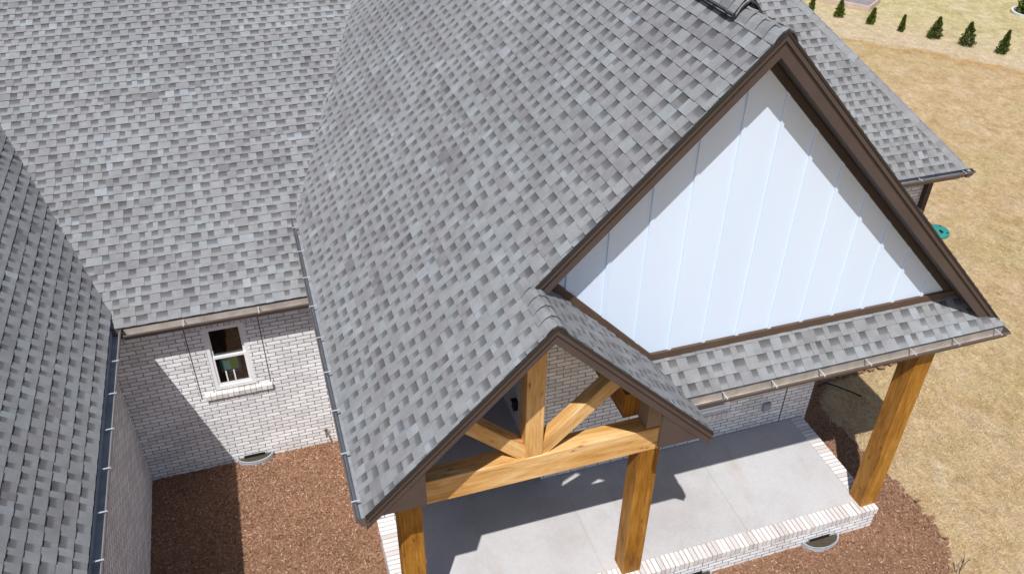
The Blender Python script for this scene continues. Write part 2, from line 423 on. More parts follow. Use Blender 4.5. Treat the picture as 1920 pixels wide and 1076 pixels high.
def clip(poly, reg):
    """Sutherland-Hodgman: clip poly by convex ccw region, in 2d"""
    out = poly
    for i in range(len(reg)):
        a, b = reg[i], reg[(i+1) % len(reg)]
        ex, ey = b[0]-a[0], b[1]-a[1]
        side = lambda p: ex*(p[1]-a[1]) - ey*(p[0]-a[0])
        res = []
        for k in range(len(out)):
            p, q = out[k], out[(k+1) % len(out)]
            sp, sq = side(p), side(q)
            if sp >= 0: res.append(p)
            if (sp >= 0) != (sq >= 0):
                tt = sp / (sp - sq); res.append((p[0]+(q[0]-p[0])*tt, p[1]+(q[1]-p[1])*tt))
        out = res
        if len(out) < 3: return []
    return out

def ccw(p):
    s = sum(p[i][0]*p[(i+1)%len(p)][1]-p[(i+1)%len(p)][0]*p[i][1] for i in range(len(p)))
    return p if s > 0 else p[::-1]

def shingles(O, U, V, regions, seed, label, e=.1435, name='roof', parent=None):
    """real overlapping courses: butt edges stand proud, laminated tabs stand above the gaps between them"""
    O, U, V = Vector(O), Vector(U).normalized(), Vector(V).normalized(); N = U.cross(V)
    if N.z < 0: N = -N
    flip = U.cross(V).z < 0
    r = random.Random(seed); m = MB()
    regions = [ccw(list(p)) for p in regions]
    umin = min(p[0] for g in regions for p in g); umax = max(p[0] for g in regions for p in g)
    vmin = min(p[1] for g in regions for p in g); vmax = max(p[1] for g in regions for p in g)
    P = lambda u, v, h: O + U*u + V*v + N*h
    def add(pts, uv, a, b):
        m.face(pts[::-1] if flip else pts, uv[::-1] if flip else uv, a, b)
    for g in regions:                                                 # the deck under the courses
        add([P(u, v, -.004) for u, v in g], [(0, 0)]*len(g), .3, 0.0)
    j0, j1 = int(math.floor(vmin/e)), int(math.ceil(vmax/e))
    for j in range(j0, j1):
        v0, v1 = j*e, (j+1)*e + .004
        u = umin - r.random()*.4
        drift = r.random()
        while u < umax:
            # a shingle is a metre wide: its tabs share a granule blend
            blend = r.gauss(.5, .10); end = u + r.uniform(.9, 1.05)
            while u < end and u < umax:
                wt = r.choice((.075, .09, .11, .13, .17)) * r.uniform(.85, 1.15); wg = r.choice((.075, .09, .105, .13)) * r.uniform(.9, 1.1)
                for kind, wd in ((0, wt), (1, wg)):
                    ua, ub = u, u + wd; u = ub
                    if ub < umin or ua > umax: continue
                    lo, hi = ((.0150, .004) if kind == 0 else (.0085, .0015))
                    jig = r.uniform(-.002, .002); vv = v0 + (jig if j > j0 else 0)
                    a = min(1, max(0, blend + r.gauss(0, .13) + (.3 if r.random() < .04 else 0)))
                    for g in regions:
                        c = clip([(ua, vv), (ub, vv), (ub, v1), (ua, v1)], g)
                        if len(c) < 3: continue
                        hh = lambda v: lo + (hi-lo)*(v-vv)/(v1-vv)
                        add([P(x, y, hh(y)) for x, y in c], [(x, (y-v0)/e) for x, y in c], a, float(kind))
                        for k in range(len(c)):
                            p, q = c[k], c[(k+1) % len(c)]
                            if abs(p[1]-vv) < 1e-6 and abs(q[1]-vv) < 1e-6:  # dark cut edge, its tone also standing in for the course shadow line
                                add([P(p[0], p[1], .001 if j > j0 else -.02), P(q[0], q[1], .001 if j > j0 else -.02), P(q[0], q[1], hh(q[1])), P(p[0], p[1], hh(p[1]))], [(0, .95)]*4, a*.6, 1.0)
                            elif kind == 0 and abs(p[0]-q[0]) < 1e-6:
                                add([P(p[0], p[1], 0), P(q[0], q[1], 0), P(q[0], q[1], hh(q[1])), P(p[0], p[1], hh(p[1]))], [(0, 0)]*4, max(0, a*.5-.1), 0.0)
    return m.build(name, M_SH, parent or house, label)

S2 = math.hypot(1, K)
XLW, YW = -2.665, 4.45               # faces of the courtyard walls
XW, YF = 3.848, .561                 # ridge and rake plane of the big gable
XS = 1.765                           # ridge of the small gable
ZE = 3.36
YG = .86; FR = .325                  # face of the gable wall, depth of its frieze
KM = .405; SM = math.hypot(1, KM)
YE, ZM = 4.218, 2.85                 # main eave in the courtyard
XL = -2.385                          # left wing eave
# left slope of the big gable, running down over the porch gable without a break
sl = lambda x: x * S2
roof_gl = shingles((0, 0, ZE), (0, 1, 0), (1, 0, K), [[(0, 0), (15.5, 0), (15.5, sl(XS)), (0, sl(XS))], [(YF, sl(XS)), (15.5, sl(XS)), (15.5, sl(XW)), (YF, sl(XW))]], 11, 'big grey shingle slope of the gabled wing, facing the courtyard')
# right slope of the big gable (out of sight of the photograph but part of the roof)
XR = 2*XW
roof_gr = shingles((XR, 0, ZE), (0, 1, 0), (-1, 0, K), [[(YF, .17), (15.5, .17), (15.5, sl(XW)), (YF, sl(XW))]], 12, 'far slope of the gabled wing')
# right slope of the small porch gable
roof_sr = shingles((2*XS, 0, ZE), (0, 1, 0), (-1, 0, K), [[(0, 0), (.885, 0), (.885, sl(XS)), (0, sl(XS))]], 13, 'steep narrow shingle slope of the small porch gable')
# skirt roof below the gable wall
KS = .71; SS = math.hypot(1, KS); YS = .46
roof_sk = shingles((0, YS, ZE + .065), (1, 0, 0), (0, 1, KS), [[(3.41, 0), (7.62, 0), (7.59, .05), (7.26, .43*SS), (3.10, .43*SS)]], 14, 'narrow strip of shingle roof under the white gable wall')
# main roof (low slope), left wing, right block
roof_m = shingles((0, YE, ZM), (1, 0, 0), (0, 1, KM), [[(-9, 0), (.35, 0), (4.2, 6.0), (4.2, 12.0), (-9, 12.0)]], 15, 'wide shallow shingle slope behind the courtyard')
roof_l = shingles((XL-.09, 0, ZM+.09), (0, 1, 0), (-1, 0, 1), [[(-3.2, 0), (10.2, 0), (10.2, 2.6*1.4142), (-3.2, 2.6*1.4142)]], 16, 'steep shingle slope of the wing at the left edge')
YB, ZB, XB = 4.60, 2.84, 11.0
HB = 3.6
roof_b = shingles((0, YB, ZB), (1, 0, 0), (0, 1, 1), [[(4.4, 0), (XB, 0), (XB-HB, HB*1.4142), (4.4, HB*1.4142)]], 17, 'hipped shingle roof behind the white gable')
roof_bs = shingles((XB, 0, ZB), (0, 1, 0), (-1, 0, 1), [[(YB, 0), (YB+2*HB, 0), (YB+HB, HB*1.4142)]], 18, 'end slope of the hipped roof')

# roof planes that close the volume at the back (simple decks on the unseen sides)
m = MB(); zt = ZM + KM*12/SM; yt = YE + 12/SM
m.face([(-9, yt, zt), (11, yt, zt), (11, yt+12, ZM), (-9, yt+12, ZM)])
m.face([(XL-2.6, -3.2, ZM+2.6), (XL-2.6, 10.2, ZM+2.6), (XL-5.2, 10.2, ZM), (XL-5.2, -3.2, ZM)])
m.build('rear_roof', M_SH, house)

# ridge caps --------------------------------------------------------
def ridge_caps(A, B, half_w, da, db, name, parent, skip=0, e=.150, lift=.020, seed=1, label=None):
    """overlapping cap shingles along a ridge from A to B; da, db = downslope unit vectors on both sides"""
    A, B = Vector(A), Vector(B); d = (B-A); L = d.length; d.normalize(); da, db = Vector(da).normalized(), Vector(db).normalized()
    upv = -(da+db); upv = upv.normalized() if upv.length > 1e-6 else Vector((0, 0, 1))
    r = random.Random(seed); m = MB()
    n = int(L/e)
    for k in range(n):
        p0 = A + d*(k*e); p1 = A + d*(min(L, k*e + e*1.25))
        tone = min(1, max(0, r.gauss(.55, .16))); hw = half_w * r.uniform(.97, 1.03)
        def ring(p, h):
            pts = []
            for s in (-1, -.72, -.42, -.2, 0, .2, .42, .72, 1):
                q = p + (da if s < 0 else db) * (abs(s)*hw); rr = math.exp(-(s/.42)**2)
                pts.append(q + upv * (h*(1 - .55*abs(s)**3) - rr*.050 + .026*(1-abs(s)**2)))
            return pts
        a, b = ring(p0, lift + .020), ring(p1, lift)
        for i in range(8):
            m.face([a[i], a[i+1], b[i+1], b[i]], [(i*.04, .2), (i*.04+.04, .2), (i*.04+.04, .2), (i*.04, .2)], tone, 0)
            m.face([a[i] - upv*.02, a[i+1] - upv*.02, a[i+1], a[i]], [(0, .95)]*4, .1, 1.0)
        for i in (0, 8):
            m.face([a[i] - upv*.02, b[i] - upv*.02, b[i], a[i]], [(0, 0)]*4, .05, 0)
    return m.build(name, M_SH, parent, label)
zr = ZE + K*XW
ridge_caps((XW, YF-.01, zr), (XW, YF+.62, zr), .17, (-1, 0, -K), (1, 0, -K), 'ridge_cap', roof_gl, seed=2)
zs_ = ZE + K*XS
ridge_caps((XS, -.012, zs_), (XS, .80, zs_), .155, (-1, 0, -K), (1, 0, -K), 'ridge_cap', roof_sr, seed=3)
hipd = Vector((-1, 1, 1)).normalized()
ridge_caps((XB, YB, ZB), Vector((XB, YB, ZB)) + hipd*(HB*1.732), .15, Vector((-1, -1, 0)) + Vector((0, 0, -.0)), Vector((1, 1, 0)), 'ridge_cap', roof_b, seed=4) if False else None
def hip_caps():
    A = Vector((XB, YB, ZB)); B = A + hipd*(HB*1.7320)
    # downslope directions on the two faces, square to the hip line
    nF = Vector((0, -1, 1)).normalized(); nS = Vector((1, 0, 1)).normalized()
    da = nF.cross(hipd); db = hipd.cross(nS)
    if da.z > 0: da = -da
    if db.z > 0: db = -db
    return ridge_caps(A + hipd*.12, B, .15, da, db, 'hip_cap', roof_b, seed=5)
hip_caps()
# raised ridge vent with its own caps, starting a little behind the rake
m = MB(); yv = YF + .60
for sx in (-1, 1):
    dn = Vector((sx, 0, -K)).normalized(); nn = Vector((sx*K, 0, 1)).normalized()
    a0 = Vector((XW, yv, zr)); a1 = Vector((XW, 15.5, zr))
    o0, o1 = dn*.165, nn*.002; h = nn*.060
    m.face([a0+o0+o1, a1+o0+o1, a1+o0+o1+h, a0+o0+o1+h])
    m.face([a0+o1, a0+o0+o1, a0+o0+o1+h, a0+o1+h+Vector((0, 0, .03))])
vent = m.build('ridge_vent', M_DARK, house, 'black slotted vent along the top ridge')
ridge_caps((XW, yv-.02, zr+.052), (XW, 12.0, zr+.052), .17, (-1, 0, -K), (1, 0, -K), 'ridge_cap', vent, seed=6)

# rake boards (fascia along the gable edges) ------------------------
def rake(x0, z0, x1, z1, y, dep, name='rake_board', thick=.03, plumb0=True, label=None):
    """board hanging under a roof edge in the plane y: crown strip on top, flat board below"""
    s = 1 if x1 > x0 else -1
    m = MB()
    m.prism([(x0, y+.012, z0-.018), (x1, y+.012, z1-.018), (x1, y+.012, z1-dep), (x0, y+.012, z0-dep)], (0, thick, 0))
    m.prism([(x0, y-.010, z0-.022), (x1, y-.010, z1-.022), (x1, y-.010, z1-.085), (x0, y-.010, z0-.085)], (0, .022, 0))
    b = m.build(name, M_BROWN, house, label)
    m = MB()
    m.prism([(x0, y-.020, z0+.003), (x1, y-.020, z1+.003), (x1, y-.020, z1-.026), (x0, y-.020, z0-.026)], (0, .05, 0))
    m.build('drip_edge', M_DARK, b)
    return b
DB = .235
rake(XS-.02, ZE+K*(XS-.02), XW, zr, YF, DB, label='brown rake board on the courtyard side of the big gable')
rake(XW+.0002, zr, XR-.09, ZE+K*.09, YF, DB, label='brown rake board on the lawn side of the big gable')
# small gable: rake boards and the brown end panels with the opening cut between them
D2 = .205
rake(0.0, ZE, XS, zs_, 0, D2, label='brown rake board on the courtyard side of the porch gable')
rake(XS+.0002, zs_, 2*XS, ZE, 0, D2, label='brown rake board on the lawn side of the porch gable')
m = MB()
xa, xb, zb = .576, 2.94, 3.295
m.prism([(-.0, .02, zb), (xa, .02, zb), (xa, .02, ZE+K*xa-D2+.02), (.0, .02, ZE-.02)], (0, .045, 0))
m.build('gable_corner_panel', M_BROWN, house, 'brown triangular end panel over the post by the courtyard')
m = MB()
m.prism([(xb, .02, zb), (2*XS, .02, zb), (2*XS, .02, ZE-.02), (xb, .02, ZE+K*(2*XS-xb)-D2+.02)], (0, .045, 0))
m.build('gable_corner_panel', M_BROWN, house, 'brown triangular end panel over the middle post')
# soffits: under the big gable overhang and under the porch roofs
m = MB()
for x0, x1 in ((XS, XW), (XR-.05, XW)):
    za, zb_ = (ZE+K*XS, zr) if x0 < x1 else (ZE+K*.05, zr)
    m.prism([(x0, YF+.04, za-DB+.02), (x1, YF+.04, zb_-DB+.02), (x1, YG+.01, zb_-DB+.02), (x0, YG+.01, za-DB+.02)], (0, 0, -.012))
m.build('soffit', M_SOFFIT, house)
m = MB()
m.prism([(.05, .066, ZE-.16), (XS, .066, zs_-.16), (XS, 2.3, zs_-.16), (.05, 2.3, ZE-.16)], (0, 0, -.012))
m.prism([(2*XS-.05, .066, ZE-.16), (XS+.001, .066, zs_-.16), (XS+.001, .86, zs_-.16), (2*XS-.05, .86, ZE-.16)], (0, 0, -.012))
m.build('porch_ceiling', M_SOFFIT, house)

# gable wall: white vertical panels with thin battens ----------------
zsk = ZE + .065 + KS*(YG-YS)
xc = XS*2 - (zsk + .02 - ZE)/K                      # where the small gable meets the skirt
roofz = lambda x: ZE + K*min(x, XR-x)
xg = XS + (FR-.08)/(2*K); xh = XR - (zsk-ZE+FR-.06)/K
gp = [(xg, roofz(xg)-FR+.06), (xc, zsk), (xh, zsk), (XW, zr-FR+.06)]
m = MB()
m.prism([(x, YG, z) for x, z in gp], (0, .10, 0))
xb_ = 2.20
while xb_ < 7.0:
    zt_ = roofz(xb_) - FR + .06; zl = zsk + .03 if xb_ > xc else ZE + K*(2*XS-xb_) + .03
    if zt_ - zl > .05: m.box(xb_-.019, xb_+.019, YG-.016, YG+.002, zl, zt_)
    xb_ += .4015
m.build('gable_panel', M_PANEL, house, 'white board and batten wall of the big gable')
m = MB()                                        # brown frieze along the rakes and trim along the bottom
m.prism([(XW, YG-.024, zr-DB), (XR-.10, YG-.024, roofz(XR-.10)-DB), (XR-.10, YG-.024, roofz(XR-.10)-FR-.01), (XW, YG-.024, zr-FR-.01)], (0, .03, 0))
m.prism([(XS, YG-.024, roofz(XS)-DB), (XW, YG-.0242, zr-DB), (XW, YG-.0242, zr-FR-.01), (XS, YG-.024, roofz(XS)-FR-.01)], (0, .03, 0))
m.build('frieze_board', M_SOFFIT, house)
zt0 = zsk
M_TIMB2 = mat_plain('sunlit_tan_blocking', (.27, .205, .155), .7, 0, .12, 6.0)  # pale tan puts the look of sunlit wood into the colour
M_TRIM = mat_plain('brown_trim_board', (.098, .062, .042), .6, 0, .2, 5.0)
m = MB()
m.prism([(xc-.02, YG-.034, zt0+.003), (7.25, YG-.034, zt0+.003), (7.25, YG-.034, zt0+.085), (xc+.02, YG-.034, zt0+.085)], (0, .036, 0))
x0_, x1_ = XS-.15, xc
za = lambda x: ZE + K*(2*XS-x)
m.prism([(XS+.10, YG-.0345, za(XS+.10)+.012), (xc, YG-.0345, za(xc)+.012), (xc+.02, YG-.0345, zt0+.084), (XS+.10, YG-.0345, za(XS+.10)+.125)], (0, .036, 0))
m.build('wall_trim', M_TRIM, house, 'brown trim board along the foot of the white gable wall')

# gutters -------------------------------------------------------------
def gutter(A, B, out, mat, label, clips, width=.125, lip0=0.0, corner=None):
    A, B, out = Vector(A), Vector(B), Vector(out).normalized(); Z = Vector((0, 0, 1)); d = (B-A).normalized()
    o = [(0, .015), (0, -.105), (.070, -.105), (.083, -.085), (.090, -.055), (.108, -.032), (width, -.020), (width, .0), (width-.014, .004),
         (width-.014, -.004), (width-.006, -.012), (.100, -.026), (.083, -.050), (.076, -.084), (.066, -.099), (.006, -.099), (.006, .015)]
    m = MB(); ring = lambda p: [p + out*a + Z*b for a, b in o]
    ra, rb = ring(A), ring(B); n = len(o)
    for k in range(n): m.face([ra[k], ra[(k+1)%n], rb[(k+1)%n], rb[k]])
    for P in (A, B):                                          # end caps
        sg = -1 if P is A else 1
        cap = [P + out*a + Z*b + d*sg*.001 for a, b in o[:9]]
        m.face(cap); m.face([c - d*sg*.004 for c in reversed(cap)])
    g = m.build('gutter', M_GUTX, house, label); g.data.materials.append(mat)
    for k in range(9, n): g.data.polygons[k].material_index = 1
    L = (B-A).length; k = clips[0]
    while k < L - .05:
        c = MB(); p = A + d*k
        c.prism([p + out*.0 + Z*.006 - d*.008, p + out*(width+.003) + Z*.006 - d*.008, p + out*(width+.003) + Z*.006 + d*.008, p + Z*.006 + d*.008], (0, 0, .004))
        c.prism([p + out*(width+.001) + Z*.0105 - d*.008, p + out*(width+.005) + Z*.0105 - d*.008, p + out*(width+.005) + Z*.0105 + d*.008, p + out*(width+.001) + Z*.0105 + d*.008], (0, 0, -.018))
        c.build('gutter_hanger', M_CLIP, g); k += clips[1]
    return g
gutter((.035, .004, ZE-.03), (.035, 5.42, ZE-.03), (-1, 0, 0), M_GUT, 'long gutter along the edge of the big courtyard slope', (.22, .62))
gutter((XL+.02, -3.2, ZM-.03), (XL+.02, YE+.02, ZM-.03), (1, 0, 0), M_GUT, 'gutter along the wing at the left edge', (.35, .585)) if False else None
gl_ = gutter((XL-.105, -3.2, ZM-.005), (XL-.105, YE-.01, ZM-.005), (1, 0, 0), M_GUT, 'gutter along the wing at the left edge', (.35, .585))
gutter((XL+.03, YE+.022, ZM-.048), (.30, YE+.022, ZM-.048), (0, -1, 0), M_GUT_LIT, 'short gutter over the courtyard window, its inside coloured a sunlit tan', (.72, .93), .132)
gutter((2*XS-.05, YS+.03, ZE+.018), (7.64, YS+.03, ZE+.018), (0, -1, 0), M_GUT_LIT, 'gutter along the front of the porch', (.42, .60), .122)
gutter((4.4, YB+.04, ZB-.03), (XB+.10, YB+.04, ZB-.03), (0, -1, 0), M_GUT, 'gutter along the hipped roof behind the gable', (2.0, .9))
gutter((XB-.04, YB-.06, ZB-.032), (XB-.04, YB+7.3, ZB-.032), (1, 0, 0), M_GUT, 'gutter round the corner of the hipped roof', (.9, .9))
# fascia boards behind the gutters, and eave soffits
for bx in ((.040, .065, .07, 5.6, ZE-.20, ZE-.012), (-2.52, -2.50, -3.2, YE, ZM-.19, ZM+.05), (-2.50, .34, YE+.045, YE+.07, ZM-.20, ZM-.012),
           (3.55, 7.62, YS+.035, YS+.06, ZE-.17, ZE+.045), (4.4, XB-.06, YB+.045, YB+.07, ZB-.20, ZB-.012), (XB-.07, XB-.045, YB+.071, YB+7.2, ZB-.20, ZB-.012)):
    m = MB(); m.box(*bx); m.build('fascia_board', M_BROWN, house)
for bx in ((-2.498, .34, YE+.071, YW+.01, ZM-.20, ZM-.185), (-2.70, -2.521, -3.2, YE, ZM-.19, ZM-.178), (3.55, 7.6, YS+.061, 2.3, ZE-.20, ZE-.185),
           (4.4, XB-.071, YB+.071, 5.1, ZB-.2, ZB-.185), (.066, .36, 2.3, 5.6, ZE-.2, ZE-.185), (XB-.5, XB-.071, 5.101, YB+7.2, ZB-.2, ZB-.185)):
    m = MB(); m.box(*bx); m.build('eave_soffit', M_SOFFIT, house)

# brick walls ---------------------------------------------------------
WX0, WX1, WZ0, WZ1 = -1.492, -.945, 1.335, 2.440       # courtyard window opening
def wall(faces, label):
    m = MB()
    for f in faces: m.face(f)
    return m.build('brick_wall', M_BR, house, label)
def rect_y(x0, x1, y, z0, z1): return [(x0, y, z0), (x1, y, z0), (x1, y, z1), (x0, y, z1)]
def rect_x(x, y0, y1, z0, z1): return [(x, y0, z0), (x, y1, z0), (x, y1, z1), (x, y0, z1)]
zt_ = ZM - .17
RV = .085
wall([rect_y(XLW, WX0, YW, -.6, zt_), rect_y(WX1, .60, YW, -.6, zt_), rect_y(WX0, WX1, YW, -.6, WZ0), rect_y(WX0, WX1, YW, WZ1, zt_),
      rect_x(WX0, YW, YW+RV, WZ0, WZ1), rect_x(WX1, YW, YW+RV, WZ0, WZ1)], 'whitewashed brick wall with the window, facing the courtyard')
wall([rect_x(XLW, -3.0, YW+.02, -.6, ZM-.17), rect_y(-7.5, XLW, -3.0, -.6, ZM), [(-7.5, -3.0, ZM), (XLW, -3.0, ZM-.17), (XL-2.6, -3.0, ZM+2.4)]], 'brick wall of the left wing, seen edge on below its gutter')
PX0, PX1, PZ0, PZ1 = 4.60, 5.46, .975, 2.40          # porch window opening
wall([rect_y(2.6, PX0, 2.3, -.2, ZE-.19), rect_y(PX1, 6.87, 2.3, -.2, ZE-.19), rect_y(PX0, PX1, 2.3, -.2, PZ0), rect_y(PX0, PX1, 2.3, PZ1, ZE-.19),
      rect_x(PX0, 2.3, 2.3+RV, PZ0, PZ1), rect_x(PX1, 2.3, 2.3+RV, PZ0, PZ1),
      [(2.6, 2.3, ZE-.19), (4.2, 2.3, ZE-.19), (4.2, 2.3, ZE+1.0), (2.6, 2.3, ZE+1.2)]], 'brick wall at the back of the porch')
wall([rect_x(2.6, 2.3, 5.1, .3, ZE+1.2)], 'brick side wall of the entry recess')
wall([rect_x(6.87, 2.3, 6.0, -.6, ZE-.19)], None); wall([rect_x(.36, 2.3, 6.2, -.6, ZE-.19), rect_y(.36, .535, 2.299, -.2, ZE-.05)], None); wall([rect_x(.52, 2.3, 5.1, .3, ZE-.0)], None)
wall([rect_y(6.0, 10.76, 5.1, -.6, ZB-.19), rect_x(10.76, 5.1, 11.5, -.6, ZB-.19)], 'brick wall under the hipped roof, by the lawn')
# unseen rear walls, closing the house
wall([rect_y(-7.5, 10.76, 24.0, -.6, 2.8), rect_x(-7.5, -3.0, 24.0, -.6, 2.8), rect_x(10.76, 11.5, 24.0, -.6, 2.8)], None)
m = MB(); m.face([(.36, 5.1, .3), (2.62, 5.1, .3), (2.62, 5.1, 4.6), (1.5, 5.1, 4.6), (.36, 5.1, 3.45)]); m.build('entry_wall', M_SOFFIT, house)

# rowlock brickwork: lintel, sill, porch edging
def bricks(box, n, axis, r, gap=.010, slope=0.0):
    """a row of n brick units filling box (x0,x1,y0,y1,z0,z1) along axis, on a mortar core"""
    m = MB(); x0, x1, y0, y1, z0, z1 = box
    i0, i1 = (x0, x1) if axis == 'x' else (y0, y1); st = (i1-i0)/n
    for k in range(n):
        a, b = i0 + k*st + gap/2, i0 + (k+1)*st - gap/2; t = r.random(); j = [r.uniform(-.003, .003) for _ in range(6)]
        if axis == 'x': m.box(a+j[0], b+j[1], y0+j[2], y1, z0+j[3], z1+j[4], t)
        else: m.box(x0+j[0], x1+j[1], a, b, z0, z1+j[4], t)
    return m
rb = random.Random(21)
lin = bricks((-1.697, -.760, YW-.006, YW+.05, 2.445, 2.605), 13, 'x', rb).build('window_lintel', M_BU, house, 'upright brick course over the courtyard window')
m = MB(); m.box(-1.697, -.760, YW-.001, YW+.04, 2.442, 2.608); m.build('mortar', M_MORT, lin)
m = MB()
for k in range(12):                                     # sloping sill bricks
    a = -1.648 + k*.0767; b = a + .068; t = rb.random(); j = rb.uniform(-.003, .003)
    m.prism([(a, YW+.08, 1.350+j), (a, YW-.045, 1.300+j), (a, YW-.045, 1.226+j), (a, YW+.08, 1.26)], (b-a, 0, 0), t)
sill = m.build('window_sill', M_BU, house, 'sloping brick sill under the courtyard window')
m = MB(); m.prism([(-1.646, YW+.08, 1.345), (-1.646, YW-.040, 1.296), (-1.646, YW-.040, 1.230), (-1.646, YW+.08, 1.26)], (.915, 0, 0)); m.build('mortar', M_MORT, sill)
for x in (-1.700, -.750):
    m = MB(); m.box(x-.006, x+.006, YW-.004, YW+.01, 1.24, 2.66); m.build('control_joint', M_CAULK, house)

# windows -------------------------------------------------------------
def window(x0, x1, z0, z1, y, zmid, label):
    m = MB(); f = .050; d0, d1 = y, y + .075
    m.box(x0, x0+f, d0, d1, z0, z1); m.box(x1-f, x1, d0, d1, z0, z1)
    m.box(x0+f, x1-f, d0, d1, z0, z0+f+.01); m.box(x0+f, x1-f, d0, d1, z1-f*.8, z1)
    win = m.build('window', M_WHITE, house, label)
    for (a, b, yo) in ((z0+f+.01, zmid+.02, .012), (zmid-.022, z1-f*.8, .034)):
        s = MB(); t = .030; p0, p1 = y+yo, y+yo+.022
        s.box(x0+f, x0+f+t, p0, p1, a, b); s.box(x1-f-t, x1-f, p0, p1, a, b)
        s.box(x0+f+t, x1-f-t, p0, p1, a, a+t+.008); s.box(x0+f+t, x1-f-t, p0, p1, b-t-.012, b)
        s.build('sash', M_WHITE, win)
        g = MB(); g.box(x0+f+t-.004, x1-f-t+.004, p0+.008, p0+.013, a+t, b-t-.004); g.build('pane', M_GLASS, win)
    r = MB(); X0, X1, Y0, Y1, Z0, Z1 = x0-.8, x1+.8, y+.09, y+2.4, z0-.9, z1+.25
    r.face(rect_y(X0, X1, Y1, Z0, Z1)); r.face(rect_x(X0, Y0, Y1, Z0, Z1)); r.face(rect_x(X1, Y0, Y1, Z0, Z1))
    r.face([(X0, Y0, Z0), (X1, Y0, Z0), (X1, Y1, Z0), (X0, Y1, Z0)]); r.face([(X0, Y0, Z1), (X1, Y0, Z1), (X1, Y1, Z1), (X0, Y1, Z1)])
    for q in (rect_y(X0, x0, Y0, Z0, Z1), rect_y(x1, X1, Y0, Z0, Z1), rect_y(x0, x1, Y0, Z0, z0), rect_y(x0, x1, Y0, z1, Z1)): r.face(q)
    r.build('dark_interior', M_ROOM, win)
    return win
win = window(WX0, WX1, WZ0+.012, WZ1, YW+.006, 1.905, 'white two pane window in the courtyard wall')
# the blue frame with a lime sheet and two pale strips behind the lower pane
yb = YW + .041
m = MB(); xq0, xq1, zq0, zq1 = -1.362, -1.095, 1.590, 1.872
for (a, b, c, d) in ((xq0+.03, xq1-.03, zq0, zq1), (xq0, xq0+.03, zq0+.025, zq1-.025), (xq1-.03, xq1, zq0+.025, zq1-.025)): m.box(a, b, yb, yb+.02, c, d)
m.build('window_sticker', M_BLUE, win, 'blue sheet with a lime panel behind the lower pane')
m = MB(); m.box(xq0+.030, xq1-.028, yb-.008, yb-.001, zq0+.062, zq1-.012); m.build('sticker_panel', M_LIME, win)
m = MB(); m.box(xq0+.042, xq0+.130, yb-.014, yb-.009, zq0+.075, zq1-.050)
m.build('sticker_panel', M_AQUA, win)
m = MB()
for x in (xq0+.045, xq0+.150): m.box(x, x+.018, yb-.020, yb-.015, 1.455, 1.455+.19)
m.build('sticker_strip', M_WHITE, win)
window(PX0, PX1, PZ0+.012, PZ1, 2.302, 1.85, 'white window at the back of the porch, mostly hidden by the gutter')
m = MB()
for k in range(12):
    a = 4.56 + k*.079; m.prism([(a, 2.36, .982), (a, 2.275, .945), (a, 2.275, .845), (a, 2.36, .88)], (.070, 0, 0), rb.random())
s2 = m.build('window_sill', M_BU, house, 'brick sill of the porch window')
m = MB(); m.prism([(4.562, 2.36, .977), (4.562, 2.280, .941), (4.562, 2.280, .849), (4.562, 2.36, .88)], (.93, 0, 0)); m.build('mortar', M_MORT, s2)
# small fittings on the walls
m = MB(); m.box(6.03, 6.15, 2.255, 2.305, .80, .94); m.box(6.045, 6.135, 2.247, 2.256, .815, .925); m.build('electrical_box', M_EBOX, house, 'small grey box on the porch wall')
for x in (6.40,):
    m = MB(); m.box(x-.006, x+.006, 2.294, 2.302, .45, ZE-.2); m.build('control_joint', M_CAULK, house)
m = MB(); m.tube([(-.11, YW, .16), (-.11, YW-.07, .16), (-.11, YW-.11, .10)], .016, 8); m.tube([(-.11, YW-.06, .16), (-.11, YW-.06, .215)], .010, 8); m.box(-.146, -.074, YW-.066, YW-.054, .212, .224)
m.build('faucet', M_BRASS, house, 'small outdoor faucet low on the courtyard wall')
m = MB(); m.box(2.53, 2.60, 3.33, 3.41, .84, .98); m.box(2.51, 2.60, 3.32, 3.42, .98, 1.0); m.box(2.54, 2.60, 3.34, 3.40, .81, .84)
m.build('wall_lantern', M_BLACK, house)
m = MB(); m.box(10.70, 10.80, 5.0, 5.095, -.4, ZB-.30); m.tube([(10.75, 5.05, ZB-.31), (10.80, 4.85, ZB-.20), (10.82, 4.66, ZB-.12)], .04, 8)
m.build('downspout', M_SOFFIT, house, 'dark downspout on the corner by the lawn')

# porch floor and brick edging ------------------------------------------
ZP = .45
m = MB()
def slab(x0, x1, y0, y1): m.box(x0, x1, y0, y1, ZP-.35, ZP)
m.box(.55, 6.58, .68, 2.295, ZP-.36, ZP-.006); m.box(.55, 2.59, 2.296, 5.09, ZP-.36, ZP-.006)
slab(.535, 2.8635, .665, 2.30); slab(2.8665, 4.9035, .665, 2.30); slab(4.9065, 6.595, .665, 2.30); slab(.535, 2.60, 2.306, 5.1)
floor = m.build('porch_floor', M_CONC, house, 'pale concrete porch floor with control joints')
rb = random.Random(33)
e1 = bricks((.30, 6.80, .455, .660, ZP-.10, ZP+.004), 98, 'x', rb, .012).build('brick_edging', M_BU, house, 'rowlock brick edging along the front of the porch')
m = MB(); m.box(.303, 6.797, .462, .664, ZP-.104, ZP-.006); m.build('mortar', M_MORT, e1)
e2 = bricks((6.600, 6.80, .668, 2.295, ZP-.10, ZP+.004), 24, 'y', rb, .012).build('brick_edging', M_BU, house, 'rowlock brick edging along the lawn end of the porch')
m = MB(); m.box(6.597, 6.795, .668, 2.295, ZP-.104, ZP-.006); m.build('mortar', M_MORT, e2)
e3 = bricks((.30, .530, .668, 2.30, ZP-.10, ZP+.004), 24, 'y', rb, .012).build('brick_edging', M_BU, house, 'rowlock brick edging along the courtyard end of the porch')
